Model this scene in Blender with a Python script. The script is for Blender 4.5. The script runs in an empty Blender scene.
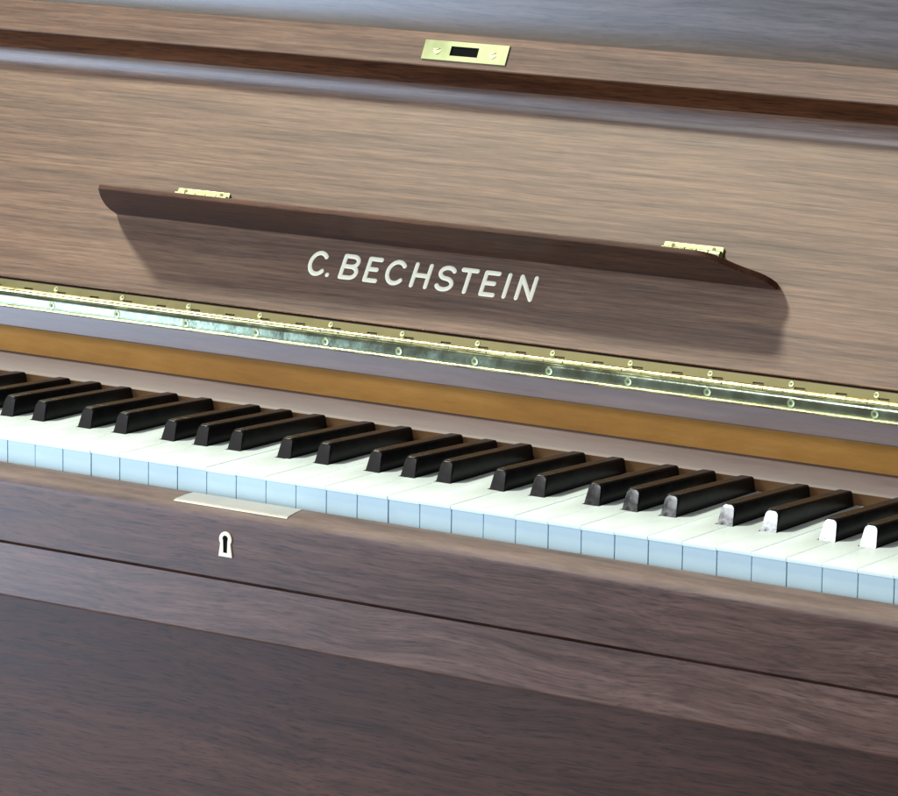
import bpy, bmesh, math, random
from mathutils import Vector, Matrix
random.seed(7)
S = bpy.context.scene
MM = 0.001
R_ = math.radians

# ------------------------------------------------------------------ camera
YAW, PITCH, ROLL = R_(33.81), R_(10.57), R_(0.88)
cam_d = bpy.data.cameras.new("camera")
cam = bpy.data.objects.new("camera", cam_d)
S.collection.objects.link(cam)
S.camera = cam
f = Vector((-math.sin(YAW)*math.cos(PITCH), math.cos(YAW)*math.cos(PITCH), -math.sin(PITCH)))
r = f.cross(Vector((0, 0, 1))).normalized()
u = r.cross(f)
r2 = math.cos(ROLL)*r + math.sin(ROLL)*u
u2 = -math.sin(ROLL)*r + math.cos(ROLL)*u
M = Matrix((r2, u2, -f)).transposed().to_4x4()
M.translation = Vector((1.7329, -2.0659, 0.5303))
cam.matrix_world = M
cam_d.sensor_width = 36
cam_d.lens = 36*4149.2/898
cam_d.clip_start = 0.05
cam_d.clip_end = 50

# ------------------------------------------------------------------ world and lamps (an indoor room by daylight)
W = bpy.data.worlds.new("World")
S.world = W
W.use_nodes = True
bg = W.node_tree.nodes["Background"]
bg.inputs[0].default_value = (0.82, 0.76, 0.73, 1)
bg.inputs[1].default_value = 0.42

def lamp(name, az, el, dist, sx, sy, power, col, target=(0.2, 0.15, 0.08)):
    d = bpy.data.lights.new(name, 'AREA')
    d.shape = 'RECTANGLE'
    d.size = sx; d.size_y = sy
    d.energy = power; d.color = col
    o = bpy.data.objects.new(name, d)
    S.collection.objects.link(o)
    a, e = R_(az), R_(el)
    v = Vector((-math.sin(a)*math.cos(e), -math.cos(a)*math.cos(e), math.sin(e)))
    o.location = Vector(target) + v*dist
    o.rotation_euler = v.to_track_quat('Z', 'Y').to_euler()
    return o
lamp("high_window", 74, 54, 5.2, 0.5, 0.5, 335, (1.0, 0.95, 0.76))
lamp("blue_window", 52, -3, 3.0, 1.25, 1.5, 74, (0.56, 0.745, 1.0))
lamp("bright_window", 28.9, 29, 2.8, 0.30, 0.7, 19, (0.92, 0.97, 1.0), (0.45, 0.055, 0.01))

S.view_settings.view_transform = 'Standard'
S.view_settings.look = 'None'
S.view_settings.exposure = 0.12
S.view_settings.gamma = 1

# ------------------------------------------------------------------ materials
def newmat(name):
    m = bpy.data.materials.new(name); m.use_nodes = True
    return m, m.node_tree.nodes, m.node_tree.links, m.node_tree.nodes["Principled BSDF"]

def wood(name, dark, mid, light, rough=0.3, spec=0.5, sx=3.0, sz=150.0, coat=0.0, warp=1.0, seed=0.0, contrast=1.0, pores=.5):
    m, N, L, b = newmat(name)
    tc = N.new("ShaderNodeTexCoord")
    mp0 = N.new("ShaderNodeMapping"); mp0.inputs['Location'].default_value = (seed, seed*.3, seed*.7)
    L.new(tc.outputs['Object'], mp0.inputs[0])
    # slow warp so that the grain wanders
    wn = N.new("ShaderNodeTexNoise"); wn.inputs['Scale'].default_value = 5.0; wn.inputs['Detail'].default_value = 2
    L.new(mp0.outputs[0], wn.inputs[0])
    sub = N.new("ShaderNodeVectorMath"); sub.operation = 'SUBTRACT'; sub.inputs[1].default_value = (.5, .5, .5)
    L.new(wn.outputs['Color'], sub.inputs[0])
    scl = N.new("ShaderNodeVectorMath"); scl.operation = 'MULTIPLY'; scl.inputs[1].default_value = (0, .022*warp, .022*warp)
    L.new(sub.outputs[0], scl.inputs[0])
    add = N.new("ShaderNodeVectorMath"); add.operation = 'ADD'
    L.new(mp0.outputs[0], add.inputs[0]); L.new(scl.outputs[0], add.inputs[1])
    def layer(kx, kz, detail, rough_):
        mp = N.new("ShaderNodeMapping"); mp.inputs['Scale'].default_value = (kx, kz, kz)
        L.new(add.outputs[0], mp.inputs[0])
        t = N.new("ShaderNodeTexNoise"); t.inputs['Scale'].default_value = 1.0
        t.inputs['Detail'].default_value = detail; t.inputs['Roughness'].default_value = rough_
        L.new(mp.outputs[0], t.inputs[0]); return t
    a = layer(sx, sz, 7, .66)          # streaks
    p = layer(sx*5, sz*3.2, 4, .7)     # pores
    w = layer(sx*.35, sz*.22, 2, .5)   # broad figure
    m1 = N.new("ShaderNodeMix"); m1.data_type = 'FLOAT'; m1.inputs[0].default_value = .30
    L.new(a.outputs['Fac'], m1.inputs[2]); L.new(p.outputs['Fac'], m1.inputs[3])
    m2 = N.new("ShaderNodeMix"); m2.data_type = 'FLOAT'; m2.inputs[0].default_value = .28
    L.new(m1.outputs[0], m2.inputs[2]); L.new(w.outputs['Fac'], m2.inputs[3])
    cr = N.new("ShaderNodeValToRGB"); e = cr.color_ramp.elements
    h = .13/contrast
    e[0].position = .5-h; e[0].color = (*dark, 1)
    e[1].position = .5+h; e[1].color = (*light, 1)
    k = e.new(.5); k.color = (*mid, 1)
    L.new(m2.outputs[0], cr.inputs[0])
    q = layer(55, 850, 3, .55)         # short dark pores
    pm = N.new("ShaderNodeMapRange"); pm.inputs[1].default_value = .52; pm.inputs[2].default_value = .66
    pm.inputs[3].default_value = 1.0; pm.inputs[4].default_value = 1-pores
    L.new(q.outputs['Fac'], pm.inputs[0])
    mul = N.new("ShaderNodeVectorMath"); mul.operation = 'SCALE'
    L.new(cr.outputs[0], mul.inputs[0]); L.new(pm.outputs[0], mul.inputs['Scale'])
    L.new(mul.outputs[0], b.inputs['Base Color'])
    rr = N.new("ShaderNodeMapRange"); rr.inputs[1].default_value = .3; rr.inputs[2].default_value = .7
    rr.inputs[3].default_value = rough-.06; rr.inputs[4].default_value = rough+.08
    L.new(m2.outputs[0], rr.inputs[0]); L.new(rr.outputs[0], b.inputs['Roughness'])
    bp = N.new("ShaderNodeBump"); bp.inputs['Strength'].default_value = .22; bp.inputs['Distance'].default_value = .0004
    L.new(m1.outputs[0], bp.inputs['Height']); L.new(bp.outputs[0], b.inputs['Normal'])
    b.inputs['Specular IOR Level'].default_value = spec
    b.inputs['Coat Weight'].default_value = coat; b.inputs['Coat Roughness'].default_value = .34
    if coat:
        cw = N.new('ShaderNodeMapRange'); cw.inputs[1].default_value = .36; cw.inputs[2].default_value = .64
        cw.inputs[3].default_value = coat*.7; cw.inputs[4].default_value = coat*1.25
        L.new(m1.outputs[0], cw.inputs[0]); L.new(cw.outputs[0], b.inputs['Coat Weight'])
    return m

M_panel = wood("walnut_veneer_satin", (.050, .020, .009), (.116, .053, .026), (.200, .105, .054), rough=.41, spec=.5, sx=10, sz=400, contrast=1.05, warp=.22, coat=.6, pores=.32)
M_slip  = wood("walnut_stained_front", (.040, .017, .011), (.092, .044, .031), (.150, .078, .056), rough=.38, spec=.55, sx=12, sz=260, seed=3.1, warp=1.1)
M_low   = wood("walnut_lower_panel", (.050, .020, .012), (.092, .038, .023), (.134, .060, .038), rough=.42, spec=.35, sx=8, sz=200, seed=7.7)
M_upper = wood("walnut_upper_panel", (.024, .014, .012), (.055, .034, .028), (.090, .058, .047), rough=.32, spec=1.0, coat=.6, sx=9, sz=230, seed=5.2, warp=1.2)
M_ledge = wood("walnut_ledge", (.036, .013, .006), (.072, .029, .016), (.112, .050, .028), rough=.48, spec=.18, sx=7, sz=160, seed=2.2, warp=.5)
M_under = wood("lip_underside_wood", (.040, .013, .005), (.095, .034, .012), (.160, .065, .025), rough=.5, spec=.12, sx=7, sz=160, seed=2.9, warp=.5)
M_mould = wood("walnut_moulding", (.050, .021, .014), (.110, .053, .037), (.180, .096, .070), rough=.36, spec=.7, sx=12, sz=240, seed=4.4, warp=1.4)
M_rail  = wood("key_rail_wood", (.085, .062, .064), (.12, .088, .09), (.155, .115, .115), rough=.52, spec=.45, sx=4, sz=60, seed=1.7, pores=.06)
M_hinge_wood = wood("hinge_board_wood", (.11, .07, .066), (.16, .108, .10), (.21, .15, .14), rough=.34, spec=.8, sx=4, sz=60, seed=6.1, pores=.06)
M_nose = wood("pale_slip_top", (.092, .064, .056), (.155, .112, .098), (.235, .172, .15), rough=.62, spec=.25, sx=12, sz=90, seed=8.1, pores=.06)  # paler, rougher wood tone for the slip's top and rounded front edge
M_orange = wood("raw_beech_strip", (.40, .18, .038), (.48, .225, .048), (.57, .285, .07), rough=.6, spec=.15, sx=10, sz=60, seed=9.3, pores=.06)

def plain(name, col, rough, metal=0.0, spec=.5, coat=0.0, noise=None, bump=0.0, var=.14):
    m, N, L, b = newmat(name)
    b.inputs['Base Color'].default_value = (*col, 1); b.inputs['Roughness'].default_value = rough
    b.inputs['Metallic'].default_value = metal; b.inputs['Specular IOR Level'].default_value = spec
    b.inputs['Coat Weight'].default_value = coat; b.inputs['Coat Roughness'].default_value = .08
    if noise:
        sc, amt = noise
        tc = N.new("ShaderNodeTexCoord"); t = N.new("ShaderNodeTexNoise")
        t.inputs['Scale'].default_value = sc; t.inputs['Detail'].default_value = 6
        L.new(tc.outputs['Object'], t.inputs[0])
        mr = N.new("ShaderNodeMapRange"); mr.inputs[1].default_value = .3; mr.inputs[2].default_value = .7
        mr.inputs[3].default_value = max(.02, rough-amt); mr.inputs[4].default_value = rough+amt
        L.new(t.outputs['Fac'], mr.inputs[0]); L.new(mr.outputs[0], b.inputs['Roughness'])
        mx = N.new("ShaderNodeMix"); mx.data_type = 'RGBA'
        mx.inputs[6].default_value = (*[c*(1-var) for c in col], 1); mx.inputs[7].default_value = (*[min(1, c*(1+var*.6)) for c in col], 1)
        L.new(t.outputs['Fac'], mx.inputs[0]); L.new(mx.outputs[2], b.inputs['Base Color'])
        if bump:
            bp = N.new("ShaderNodeBump"); bp.inputs['Strength'].default_value = bump; bp.inputs['Distance'].default_value = .0006
            L.new(t.outputs['Fac'], bp.inputs['Height']); L.new(bp.outputs[0], b.inputs['Normal'])
    return m
M_felt = plain("brown_rail_front", (.13, .066, .03), .7, spec=.2, noise=(150, .1))
M_leaf = plain("dark_polished_brass_leaf", (.20, .235, .165), .19, metal=1, noise=(60, .08), bump=.45)
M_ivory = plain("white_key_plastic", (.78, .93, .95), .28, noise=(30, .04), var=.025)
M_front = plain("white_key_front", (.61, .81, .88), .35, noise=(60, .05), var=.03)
M_ebony = plain("black_key_body", (.005, .005, .006), .24, spec=.13, noise=(90, .05), bump=.03)
M_ebony_f = plain("black_key_polished_front", (.010, .010, .012), .10, spec=1.0, noise=(160, .05), bump=.02)
M_brass = plain("polished_brass", (.68, .63, .29), .20, metal=1, noise=(70, .07), bump=.35)
M_tarn = plain("tarnished_brass_leaf", (.14, .13, .070), .5, metal=1, noise=(50, .1), bump=.2)
M_brass2 = plain("lacquered_brass_plate", (.39, .45, .25), .42, metal=1, noise=(45, .08), bump=.05)
M_nickel = plain("pale_worn_lock_plate", (.46, .46, .43), .45, metal=.35, noise=(45, .08))
M_letter = plain("pale_inlaid_lettering", (1.0, .96, .76), .3)
M_black = plain("dark_slot", (.004, .004, .004), .9, spec=.1)
M_edge = plain("screw_slot_grime", (.03, .03, .02), .7)

# ------------------------------------------------------------------ helpers
root = bpy.data.objects.new("piano", None)
S.collection.objects.link(root)
root.location = (0.2, 0.1, -0.62)
root['label'] = "brown walnut upright piano with its keyboard fallboard open and a narrow music ledge folded out"
root['category'] = "piano"
bpy.context.view_layer.update()
INV = Matrix.Translation(-Vector(root.location))

def link(name, me, parent, mats):
    o = bpy.data.objects.new(name, me)
    S.collection.objects.link(o)
    for m in (mats if isinstance(mats, (list, tuple)) else [mats]):
        me.materials.append(m)
    o.parent = parent or root
    if o.parent is root:
        o.matrix_parent_inverse = INV
    return o

def finish(bm, name, parent, mats, smooth=35):
    bmesh.ops.scale(bm, vec=(MM, MM, MM), verts=bm.verts)
    bmesh.ops.recalc_face_normals(bm, faces=bm.faces)
    me = bpy.data.meshes.new(name)
    bm.to_mesh(me); bm.free()
    if smooth:
        for p in me.polygons: p.use_smooth = True
        me.set_sharp_from_angle(angle=R_(smooth))
    o = link(name, me, parent, mats)
    if smooth:
        w_ = o.modifiers.new("weighted_normal", 'WEIGHTED_NORMAL'); w_.keep_sharp = True; w_.weight = 100
    return o

def prism(bm, prof, x0, x1, xs=None):
    """closed (Y, Z) outline swept along X"""
    xs = xs or [x0, x1]
    rings = [[bm.verts.new((x, y, z)) for y, z in prof] for x in xs]
    n = len(prof)
    for a, b in zip(rings, rings[1:]):
        for i in range(n):
            bm.faces.new((a[i], a[(i+1) % n], b[(i+1) % n], b[i]))
    bm.faces.new(rings[0]); bm.faces.new(rings[-1][::-1])

def arc(cy, cz, rad, a0, a1, n=8):
    return [(cy+rad*math.cos(R_(a0+(a1-a0)*i/n)), cz+rad*math.sin(R_(a0+(a1-a0)*i/n))) for i in range(n+1)]

PHI = R_(31)
def pl(x, s, v):   # fallboard plane: s outwards, v up the board
    return Vector((x, 175 + v*math.sin(PHI) - s*math.cos(PHI), 70.4 + v*math.cos(PHI) + s*math.sin(PHI)))
def sv(pts): return [tuple(pl(0, s, v))[1:] for s, v in pts]

def poly_prism(bm, pts, mapf, d0, d1, bev=0.0, mat=0):
    """outline in a plane given by mapf(a, b, depth), thick from d0 to d1"""
    t = [bm.verts.new(mapf(a, b, d1)) for a, b in pts]
    k = [bm.verts.new(mapf(a, b, d0)) for a, b in pts]
    n = len(pts)
    ft = bm.faces.new(t); fb = bm.faces.new(k[::-1])
    fs = [bm.faces.new((t[i], k[i], k[(i+1) % n], t[(i+1) % n])) for i in range(n)]
    for q in [ft, fb]+fs: q.material_index = mat
    if bev:
        bm.normal_update()
        bmesh.ops.bevel(bm, geom=[e for e in ft.edges], offset=bev, segments=2, affect='EDGES', profile=.5)

X0, X1 = -400.0, 824.0

# ------------------------------------------------------------------ case
# key slip in front of the keys
bm = bmesh.new()
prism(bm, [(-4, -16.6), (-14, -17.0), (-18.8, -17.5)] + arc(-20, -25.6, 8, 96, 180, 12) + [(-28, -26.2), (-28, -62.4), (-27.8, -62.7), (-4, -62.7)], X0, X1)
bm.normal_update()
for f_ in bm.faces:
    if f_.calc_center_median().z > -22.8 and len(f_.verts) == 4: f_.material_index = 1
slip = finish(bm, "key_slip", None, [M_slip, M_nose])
# key bed: lower moulding and the bed behind it
bm = bmesh.new()
prism(bm, [(-24, -63.1), (-25, -64.3), (-27.3, -64.6)] + arc(-25.5, -98.6, 1.8, 180, 270, 4) + [(140, -100.4), (140, -45), (-3, -45), (-3, -63.1)], X0, X1)
bed = finish(bm, "key_bed", None, M_mould)
# lower panel, set back under the key bed
bm = bmesh.new()
prism(bm, [(125, -101), (125, -600), (143, -600), (143, -101)], X0, X1)
finish(bm, "lower_panel", None, M_low)
# upper front panel behind the opened fallboard
bm = bmesh.new()
prism(bm, [(292, 60), (292, 620), (312, 620), (312, 60)], X0, X1)
finish(bm, "upper_panel", None, M_upper)
# rail behind the keys
bm = bmesh.new()
prism(bm, [(153.5, -12), (153.5, 7.4), (155, 9.2), (166.5, 17.3), (172.8, 17.6), (172.8, -12)], X0, X1)
bm.faces.ensure_lookup_table()
for f_ in bm.faces:
    c_ = f_.calc_center_median()
    if c_.y < 153.6: f_.material_index = 1
finish(bm, "key_rail", None, [M_rail, M_felt])
bm = bmesh.new()
prism(bm, [(173, -12), (173, 50), (180, 50), (180, -12)], X0, X1)
finish(bm, "name_board", None, M_orange)
# hinge board that carries the fallboard
bm = bmesh.new()
prism(bm, [(163, 38.4), (163.6, 37.6), (200, 37.6), (200, 52), (176, 61), (164.2, 61), (163.9, 51.6), (163, 51.4)], X0, X1)
finish(bm, "hinge_board", None, M_hinge_wood)

# ------------------------------------------------------------------ keys
P = 23.5
OFF = {'C': .14*-1, 'D': .14, 'F': -.16, 'G': 0.0, 'A': .16}
def bc(n):  # centre of the black key on white boundary n (n=0 is between B and C)
    k = n % 7
    return {1: -.14, 2: .14, 4: -.16, 5: 0.0, 6: .16}.get(k, None)
HW = 6.3
def white_mesh(k):
    """k = 0..6 = C..B; local x from 0 to 23.5"""
    g = .14
    l, rr = g, P-g
    L0 = bc(k); R0 = bc(k+1)
    lt = l if L0 is None else L0*P + HW
    rt = rr if R0 is None else P + R0*P - HW
    bm = bmesh.new()
    top = [(l, -1.2), (rr, -1.2), (rr, 53.2)] + ([(rt, 53.2)] if R0 is not None else []) + [(rt, 153)] + [(lt, 153)] + ([(lt, 53.2), (l, 53.2)] if L0 is not None else [])
    if L0 is None: top = top[:-1] + [(lt, 153)]
    poly_prism(bm, top, lambda a, b, d: (a, b, d), -2.3, 0, bev=.35, mat=0)
    h = .28
    bod = [(l+h, 0), (rr-h, 0), (rr-h, 52.6), (rt-.3, 52.6), (rt-.3, 152.5), (lt+.3, 152.5), (lt+.3, 52.6), (l+h, 52.6)]
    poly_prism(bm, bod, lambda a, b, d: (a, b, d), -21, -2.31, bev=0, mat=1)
    bmesh.ops.scale(bm, vec=(MM, MM, MM), verts=bm.verts)
    bmesh.ops.recalc_face_normals(bm, faces=bm.faces)
    me = bpy.data.meshes.new("white_key"); bm.to_mesh(me); bm.free()
    for p in me.polygons: p.use_smooth = True
    me.set_sharp_from_angle(angle=R_(30))
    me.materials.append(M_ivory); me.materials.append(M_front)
    return me
wm = [white_mesh(k) for k in range(7)]
proto = bpy.data.objects.new("white_key", wm[0])
first = True
for n in range(-16, 34):
    if first: o = proto; first = False
    else: o = proto.copy()
    o.data = wm[n % 7]
    S.collection.objects.link(o)
    o.parent = root; o.matrix_parent_inverse = INV
    o.location = ((n*P)*MM, random.uniform(-.25, .15)*MM, random.uniform(-.22, .12)*MM)
    o.rotation_euler = (0, 0, random.uniform(-.0006, .0006))

def black_mesh():
    bm = bmesh.new()
    secs = []   # (y, half width bottom, half width top, z top)
    hb = 5.35
    def ring(y, z, w, rad=1.5, yo=0.0):
        # rounded top cross section
        pts = [(-hb, -6), (-hb, 0.2)]
        pts += [(-w + rad*(1-math.cos(R_(t))), z - rad + rad*math.sin(R_(t))) for t in (0, 22, 45, 67, 90)]
        pts += [(w - rad*(1-math.cos(R_(t))), z - rad + rad*math.sin(R_(t))) for t in (90, 67, 45, 22, 0)]
        pts += [(hb, .2), (hb, -6)]
        out = []
        for x, zz in pts:
            k = zz/12.6
            out.append(bm.verts.new((x, y + yo*k, zz)))
        return out
    rs = [ring(55.0, 11.7, 4.3, 2.9, 4.4), ring(55.3, 12.2, 4.5, 2.5, 4.6), ring(56.0, 12.5, 4.6, 2.0, 4.8), ring(58, 12.6, 4.65, 1.4, 4.8),
          ring(80, 12.0, 4.7, 1.3, 2), ring(110, 11.0, 4.7, 1.3, 0), ring(149.5, 9.6, 4.7, 1.3, 0), ring(151.0, 9.2, 4.5, 1.5, 0), ring(151.8, 8.4, 4.2, 1.6, 0)]
    for a, b in zip(rs, rs[1:]):
        n = len(a)
        for i in range(n):
            bm.faces.new((a[i], a[(i+1) % n], b[(i+1) % n], b[i]))
    bm.faces.new(rs[0]).material_index = 1; bm.faces.new(rs[-1][::-1])
    bmesh.ops.scale(bm, vec=(MM, MM, MM), verts=bm.verts)
    bmesh.ops.recalc_face_normals(bm, faces=bm.faces)
    me = bpy.data.meshes.new("black_key"); bm.to_mesh(me); bm.free()
    for p in me.polygons: p.use_smooth = True
    me.set_sharp_from_angle(angle=R_(38))
    me.materials.append(M_ebony); me.materials.append(M_ebony_f)
    return me
bproto = bpy.data.objects.new("black_key", black_mesh())
w_ = bproto.modifiers.new("weighted_normal", 'WEIGHTED_NORMAL'); w_.weight = 100; w_.keep_sharp = True
first = True
for n in range(-15, 34):
    c = bc(n)
    if c is None: continue
    if first: o = bproto; first = False
    else: o = bproto.copy()
    S.collection.objects.link(o)
    o.parent = root; o.matrix_parent_inverse = INV
    o.location = ((n+c)*P*MM, random.uniform(-.3, .3)*MM, random.uniform(-.3, .25)*MM)
    o.rotation_euler = (0, random.uniform(-.012, .012), random.uniform(-.0018, .0018))

# ------------------------------------------------------------------ fallboard
bm = bmesh.new()
prof = [(-20, -9), (-1.6, -9), (-1.6, -1.3), (-4, -1.3), (-4, 0), (-.5, 0), (0, .5), (0, 158.5), (0, 159.6)]
for i in range(1, 15):          # cove that runs out into the lip
    t = i/14
    prof.append((2*t*(1-t)*0 + t*t*21.3, (1-t)**2*159.6 + 2*t*(1-t)*174.0 + t*t*180.6))
prof += [(22, 181.3), (24.1, 203.9), (23.0, 205.0), (-20, 205.4)]
prism(bm, sv(prof), X0, X1)
bm.normal_update()
bmesh.ops.recalc_face_normals(bm, faces=bm.faces)
for f_ in bm.faces:
    if f_.normal.z < -.30 and abs(f_.normal.x) < .5: f_.material_index = 1
fall = finish(bm, "fallboard", None, [M_panel, M_under])

def onboard(off=0.0):
    return lambda a, b, d: pl(a, d+off, b)

# music ledge: hinged board standing square off the fallboard, ogee ends
RV = 56.5
ledge = [(-71.5, -.2), (-72, 8), (-71.2, 14), (-68.5, 22), (-64.5, 31), (-60, 39), (-57.5, 43.5), (-56, 44.5)]
right = [(461.5, -.2), (461.5, 4), (460.5, 8.5), (458.5, 13.5), (455, 18), (449.5, 22), (443.5, 28), (437, 36), (433, 40.5), (427, 43.6), (420, 44.5)]
outl = ledge + right[::-1]
bm = bmesh.new()
poly_prism(bm, outl, lambda a, b, d: pl(a, b+.3, RV+d), 4.2, 0, bev=.0)
bm.normal_update()
bmesh.ops.bevel(bm, geom=[e for e in bm.edges if e.calc_face_angle(0) > R_(60)], offset=.9, segments=3, affect='EDGES', profile=.5)
nn = Vector((0, -math.cos(PHI), math.sin(PHI))); bm.normal_update()
for f_ in bm.faces:
    if f_.normal.dot(nn) > .55: f_.material_index = 1
shelf = finish(bm, "music_ledge", fall, [M_ledge, M_panel], smooth=45)

# hinges of the ledge
def ledge_hinge(xa, xb):
    bm = bmesh.new()
    poly_prism(bm, [(xa, RV+4.6), (xb, RV+4.6), (xb, RV+23.6), (xb-.8, RV+24.4), (xa+.8, RV+24.4), (xa, RV+23.6)], onboard(), .05, 1.5, bev=.3)
    # knuckles where leaf meets ledge
    seg = (xb-xa)/5
    for i in range(5):
        c = pl(xa+seg*(i+.5), 2.4, RV+18.6)
        bmesh.ops.create_cone(bm, cap_ends=True, segments=16, radius1=2.5, radius2=2.5, depth=seg-1.0,
                              matrix=Matrix.Translation(c) @ Matrix.Rotation(R_(90), 4, 'Y'))
    poly_prism(bm, [(xa, 2.5), (xb, 2.5), (xb, 16), (xa, 16)], lambda a, b, d: pl(a, b, RV+4.2+d), .02, 1.3, bev=.3)
    for sx_ in (xa+7, xb-7):
        poly_prism(bm, [(sx_+1.3*math.cos(R_(t)), RV+22.4+1.3*math.sin(R_(t))) for t in range(0, 360, 30)], onboard(), 1.4, 1.75, mat=1)
    h = finish(bm, "ledge_hinge", fall, [M_brass2, M_tarn], smooth=40)
    return h
ledge_hinge(-24.5, 20.5)
ledge_hinge(371.0, 415.5)

# strike plate of the lock on the lip
bm = bmesh.new()
o_ = [(154.5, 185.0), (222.3, 185.0), (222.3, 198.8), (154.5, 198.8)]
h_ = [(176.5, 188.6), (198.9, 188.6), (198.9, 195.4), (176.5, 195.4)]
lean = lambda v: (v-181.3)*.0929
T = lambda p, d: bm.verts.new(pl(p[0], d+lean(p[1]), p[1]))
ot = [T(p, 22.9) for p in o_]; ht = [T(p, 22.9) for p in h_]; ob = [T(p, 22.0) for p in o_]; hb2 = [T(p, 22.03) for p in h_]
for i in range(4):
    j = (i+1) % 4
    bm.faces.new((ot[i], ot[j], ht[j], ht[i])); bm.faces.new((ot[i], ob[i], ob[j], ot[j])); bm.faces.new((ht[i], ht[j], hb2[j], hb2[i]))
fb = bm.faces.new(hb2); fb.material_index = 1
for sx_ in (165.7, 210.9):      # countersunk screws
    c = pl(sx_, 22.75+lean(191.9), 191.9)
    q = bmesh.ops.create_cone(bm, cap_ends=True, segments=24, radius1=3.4, radius2=2.9, depth=.5,
        matrix=Matrix.Translation(c) @ Vector((0, 0, 1)).rotation_difference(Vector((0, -math.cos(PHI), math.sin(PHI)))).to_matrix().to_4x4())
    poly_prism(bm, [(sx_-2.6, 191.0), (sx_-2.2, 190.6), (sx_+2.6, 192.8), (sx_+2.2, 193.2)], lambda a, b, d: pl(a, d+lean(b), b), 22.9, 23.05, mat=1)
finish(bm, "strike_plate", fall, [M_brass2, M_black], smooth=30)

# lettering: rounded strokes lying on the board
def tube(bm, pts, rad, thick, depth0, closed=False, n=10):
    """pts (x, v) polyline on the fallboard; flattened round section and round caps"""
    m = len(pts)
    rings = []
    def ringat(p, t, k, adv):
        nx, nv = -t[1], t[0]
        out = []
        for i in range(n):
            a = 2*math.pi*i/n
            w = rad*k*math.cos(a); h = thick*k*math.sin(a)
            out.append(bm.verts.new(pl(p[0]+t[0]*adv+nx*w, depth0+h, p[1]+t[1]*adv+nv*w)))
        return out
    tang = []
    for i in range(m):
        a = pts[max(0, i-1)] if not closed else pts[(i-1) % m]
        b = pts[min(m-1, i+1)] if not closed else pts[(i+1) % m]
        d = (b[0]-a[0], b[1]-a[1]); l_ = math.hypot(*d); tang.append((d[0]/l_, d[1]/l_))
    if not closed:
        for q in (90, 65, 40, 18):
            rings.append(ringat(pts[0], tang[0], max(.03, math.cos(R_(q))), -rad*math.sin(R_(q))))
    for i in range(m): rings.append(ringat(pts[i], tang[i], 1, 0))
    if not closed:
        for q in (18, 40, 65, 90):
            rings.append(ringat(pts[-1], tang[-1], max(.03, math.cos(R_(q))), rad*math.sin(R_(q))))
    pairs = list(zip(rings, rings[1:])) + ([(rings[-1], rings[0])] if closed else [])
    for a, b in pairs:
        for i in range(n): bm.faces.new((a[i], a[(i+1) % n], b[(i+1) % n], b[i]))
    if not closed:
        bm.faces.new(rings[0]); bm.faces.new(rings[-1][::-1])
V0, V1 = 30.2, 45.6       # stroke centre lines
def E_(cx, cv, rx, rv, a0, a1, n=22):
    return [(cx+rx*math.cos(R_(a0+(a1-a0)*i/n)), cv+rv*math.sin(R_(a0+(a1-a0)*i/n))) for i in range(n+1)]
VM = (V0+V1)/2; HV = (V1-V0)/2
strokes = []
def Cc(x0, x1):
    cx = (x0+x1)/2+.3
    strokes.append(E_(cx, VM, (x1-x0)/2+.2, HV, 42, 318, 30))
def Ee(x0, x1):
    strokes.extend([[(x1, V1), (x0, V1)], [(x0, V1), (x0, V0)], [(x0, V0), (x1, V0)], [(x0, VM+.3), (x1-1.6, VM+.3)]])
Cc(104.4, 117.2)
strokes.append([(121.0, V0+.2), (121.15, V0+.2)])
# B
strokes += [[(131.6, V0), (131.6, V1)],
            [(131.6, V1), (138.2, V1)] + E_(138.2, (V1+VM)/2+.2, 4.6, HV/2-.2, 80, -80, 12) + [(138.2, VM+.3), (131.6, VM+.3)],
            [(138.0, VM+.3)] + E_(138.4, (V0+VM)/2+.15, 5.2, HV/2+.15, 80, -80, 12) + [(138.2, V0), (131.6, V0)]]
Ee(151.8, 160.8)
Cc(168.2, 181.6)
strokes += [[(189.8, V0), (189.8, V1)], [(201.2, V0), (201.2, V1)], [(189.8, VM), (201.2, VM)]]
# S
sx0 = 215.2
strokes.append(E_(sx0+.2, (V1+VM)/2+.05, 5.6, HV/2+.0, 28, 262, 18) + E_(sx0-.2, (V0+VM)/2-.05, 5.9, HV/2+.05, 82, -154, 18))
strokes += [[(226.8, V1), (238.0, V1)], [(232.4, V1), (232.4, V0)]]
Ee(245.4, 255.2)
strokes += [[(263.7, V0), (263.7, V1)]]
strokes += [[(273.4, V0), (273.4, V1)], [(273.4, V1), (284.4, V0)], [(284.4, V0), (284.4, V1)]]
bm = bmesh.new()
for i, s_ in enumerate(strokes):
    # split straight strokes a little so that caps stay tidy
    tube(bm, s_, 1.6, .30, .08 + .004*(i % 5))
finish(bm, "lettering", fall, M_letter, smooth=50)

# ------------------------------------------------------------------ long piano hinge
bm = bmesh.new()
seg = 14.8
k0 = int(math.floor((X0+2-4)/seg))
xs = []
# lower leaf: pressed sheet with a rolled lower edge
low = [(163.0, 52.2), (162.8, 54.5), (162.75, 57.0), (163.0, 59.2), (163.7, 60.8), (164.8, 61.9)]
up_ = [(y-.75*.9, z+.75*.45) for y, z in low]
prism(bm, [(y, z) for y, z in low[::-1]] + [(y+.9, z-.05) for y, z in low], X0+2, X1-2)
for f_ in bm.faces: f_.material_index = 2
prism(bm, arc(162.4, 52.3, 1.0, 0, 330, 11), X0+2, X1-2)
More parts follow.
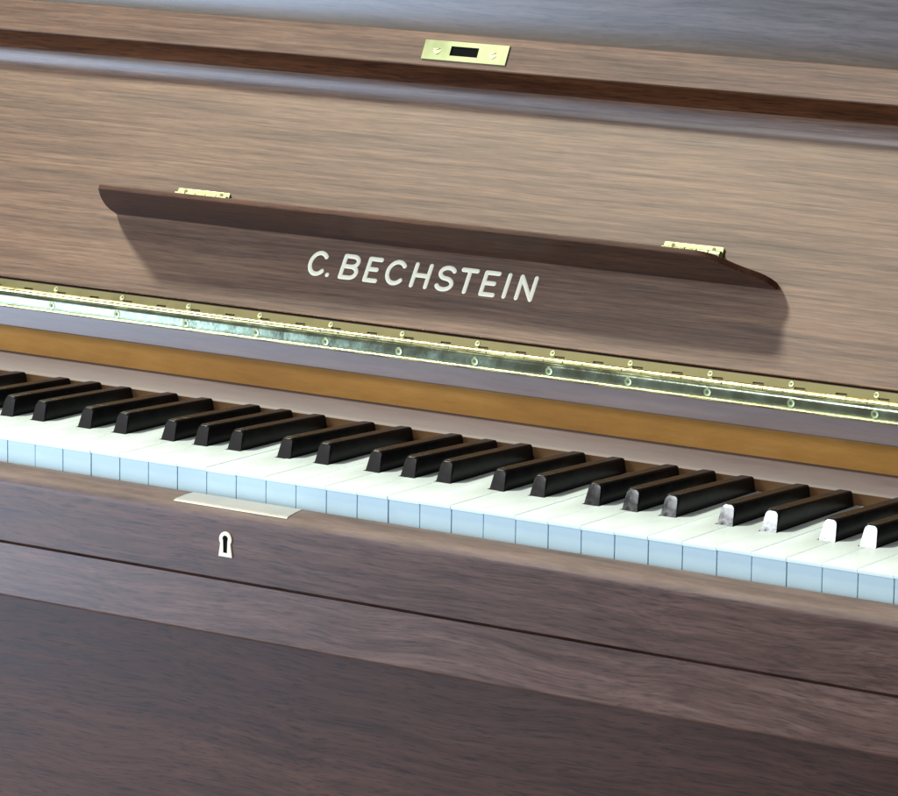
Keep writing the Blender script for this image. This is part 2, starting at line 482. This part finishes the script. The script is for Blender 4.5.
# upper leaf on the board, notched at every second knuckle
x = X0+2.0
i = 0
pts = [(X0+2, -1.5)]
prof_low = []
while x < X1-2-seg:
    vb = -8.4
    prof_low += [(x, vb), (x+seg, vb)] if i % 2 else [(x, vb), (x+3, vb), (x+3.6, -6.2), (x+seg-3.6, -6.0), (x+seg-3, vb), (x+seg, vb)]
    x += seg; i += 1
xe = prof_low[-1][0]
poly_prism(bm, prof_low + [(xe, -1.9), (X0+2, -1.9)], onboard(), -1.55, -.35, mat=1)
# knuckles
x = X0+2.0
while x < xe-1:
    bmesh.ops.create_cone(bm, cap_ends=True, segments=18, radius1=2.4, radius2=2.4, depth=seg-.5,
        matrix=Matrix.Translation((x+seg/2, 166.4, 62.5)) @ Matrix.Rotation(R_(90), 4, 'Y'))
    x += seg
hinge = finish(bm, "piano_hinge", None, [M_brass, M_tarn, M_leaf], smooth=40)

def screw_mesh():
    bm = bmesh.new()
    bmesh.ops.create_cone(bm, cap_ends=True, segments=24, radius1=2.9, radius2=2.6, depth=.5, matrix=Matrix.Translation((0, 0, .12)))
    for f_ in bm.faces: f_.material_index = 0
    top = max(bm.faces, key=lambda q: q.calc_center_median().z)
    r_ = bmesh.ops.inset_individual(bm, faces=[top], thickness=1.35, depth=0)
    bmesh.ops.translate(bm, vec=(0, 0, -.2), verts=top.verts)
    top.material_index = 1
    bmesh.ops.scale(bm, vec=(MM, MM, MM), verts=bm.verts)
    me = bpy.data.meshes.new("screw"); bm.to_mesh(me); bm.free()
    for p in me.polygons: p.use_smooth = True
    me.set_sharp_from_angle(angle=R_(40))
    me.materials.append(M_brass2); me.materials.append(M_tarn)
    return me
sp = bpy.data.objects.new("screw", screw_mesh())
first = True
k = -9
while 200+59.25*k < X1-10:
    xk = 200+59.25*k
    for row in (0, 1):
        if xk < X0+8: continue
        o = sp if first else sp.copy(); first = False
        S.collection.objects.link(o); o.parent = hinge
        if row == 0:
            o.location = Vector((xk+random.uniform(-1, 1), 162.75, 56.4))*MM
            nrm = Vector((0, -1, 0.02)); o.scale = (1, 1, 1)
        else:
            o.location = pl(xk-4.5+random.uniform(-1, 1), -.4, -4.4)*MM
            nrm = Vector((0, -math.cos(PHI), math.sin(PHI))); o.scale = (.72, .72, .8)
        o.rotation_euler = nrm.to_track_quat('Z', 'Y').to_euler()
    k += 1

# ------------------------------------------------------------------ lock on the key slip
bm = bmesh.new()
poly_prism(bm, [(159, -6.5), (157.5, -16.5), (161.5, -25.2), (247.5, -25.2), (246.0, -6.5)], lambda a, b, d: (a, b, d), -17.4, -16.6)
bm.free()
bm = bmesh.new()
prism(bm, [(-5.2, -17.25), (-5.2, -16.25), (-14, -16.6), (-18.8, -17.1)] + arc(-20, -25.6, 8.42, 96, 124, 6) + [(-24.2, -19.2)], 157, 246)
# bevelled outer corners in plan
for v_ in bm.verts:
    if v_.co.x > 200: v_.co.x -= (v_.co.y+26)*.12
    else: v_.co.x += (v_.co.y+26)*.05
finish(bm, "lock_plate", slip, M_nickel, smooth=40)

def keyshape(w, h, rb, n=12):
    # circle over a flared foot, centred on x
    pts = [(rb*math.cos(R_(a)), h/2-rb+rb*math.sin(R_(a))) for a in [-35+250*i/n for i in range(n+1)]]
    return pts + [(-w, -h/2), (w, -h/2)]
KX, KZ = 201.2, -40.4
bm = bmesh.new()
poly_prism(bm, [(KX+a, KZ+b) for a, b in keyshape(5.3, 16.2, 4.9)], lambda a, b, d: (a, -28-d, b), 0, .9, bev=.25)
poly_prism(bm, [(KX+a, KZ+.2+b) for a, b in keyshape(1.5, 11.2, 2.1)], lambda a, b, d: (a, -28-d, b), .9, .93, mat=1)
finish(bm, "keyhole_escutcheon", slip, [M_letter, M_black], smooth=30)
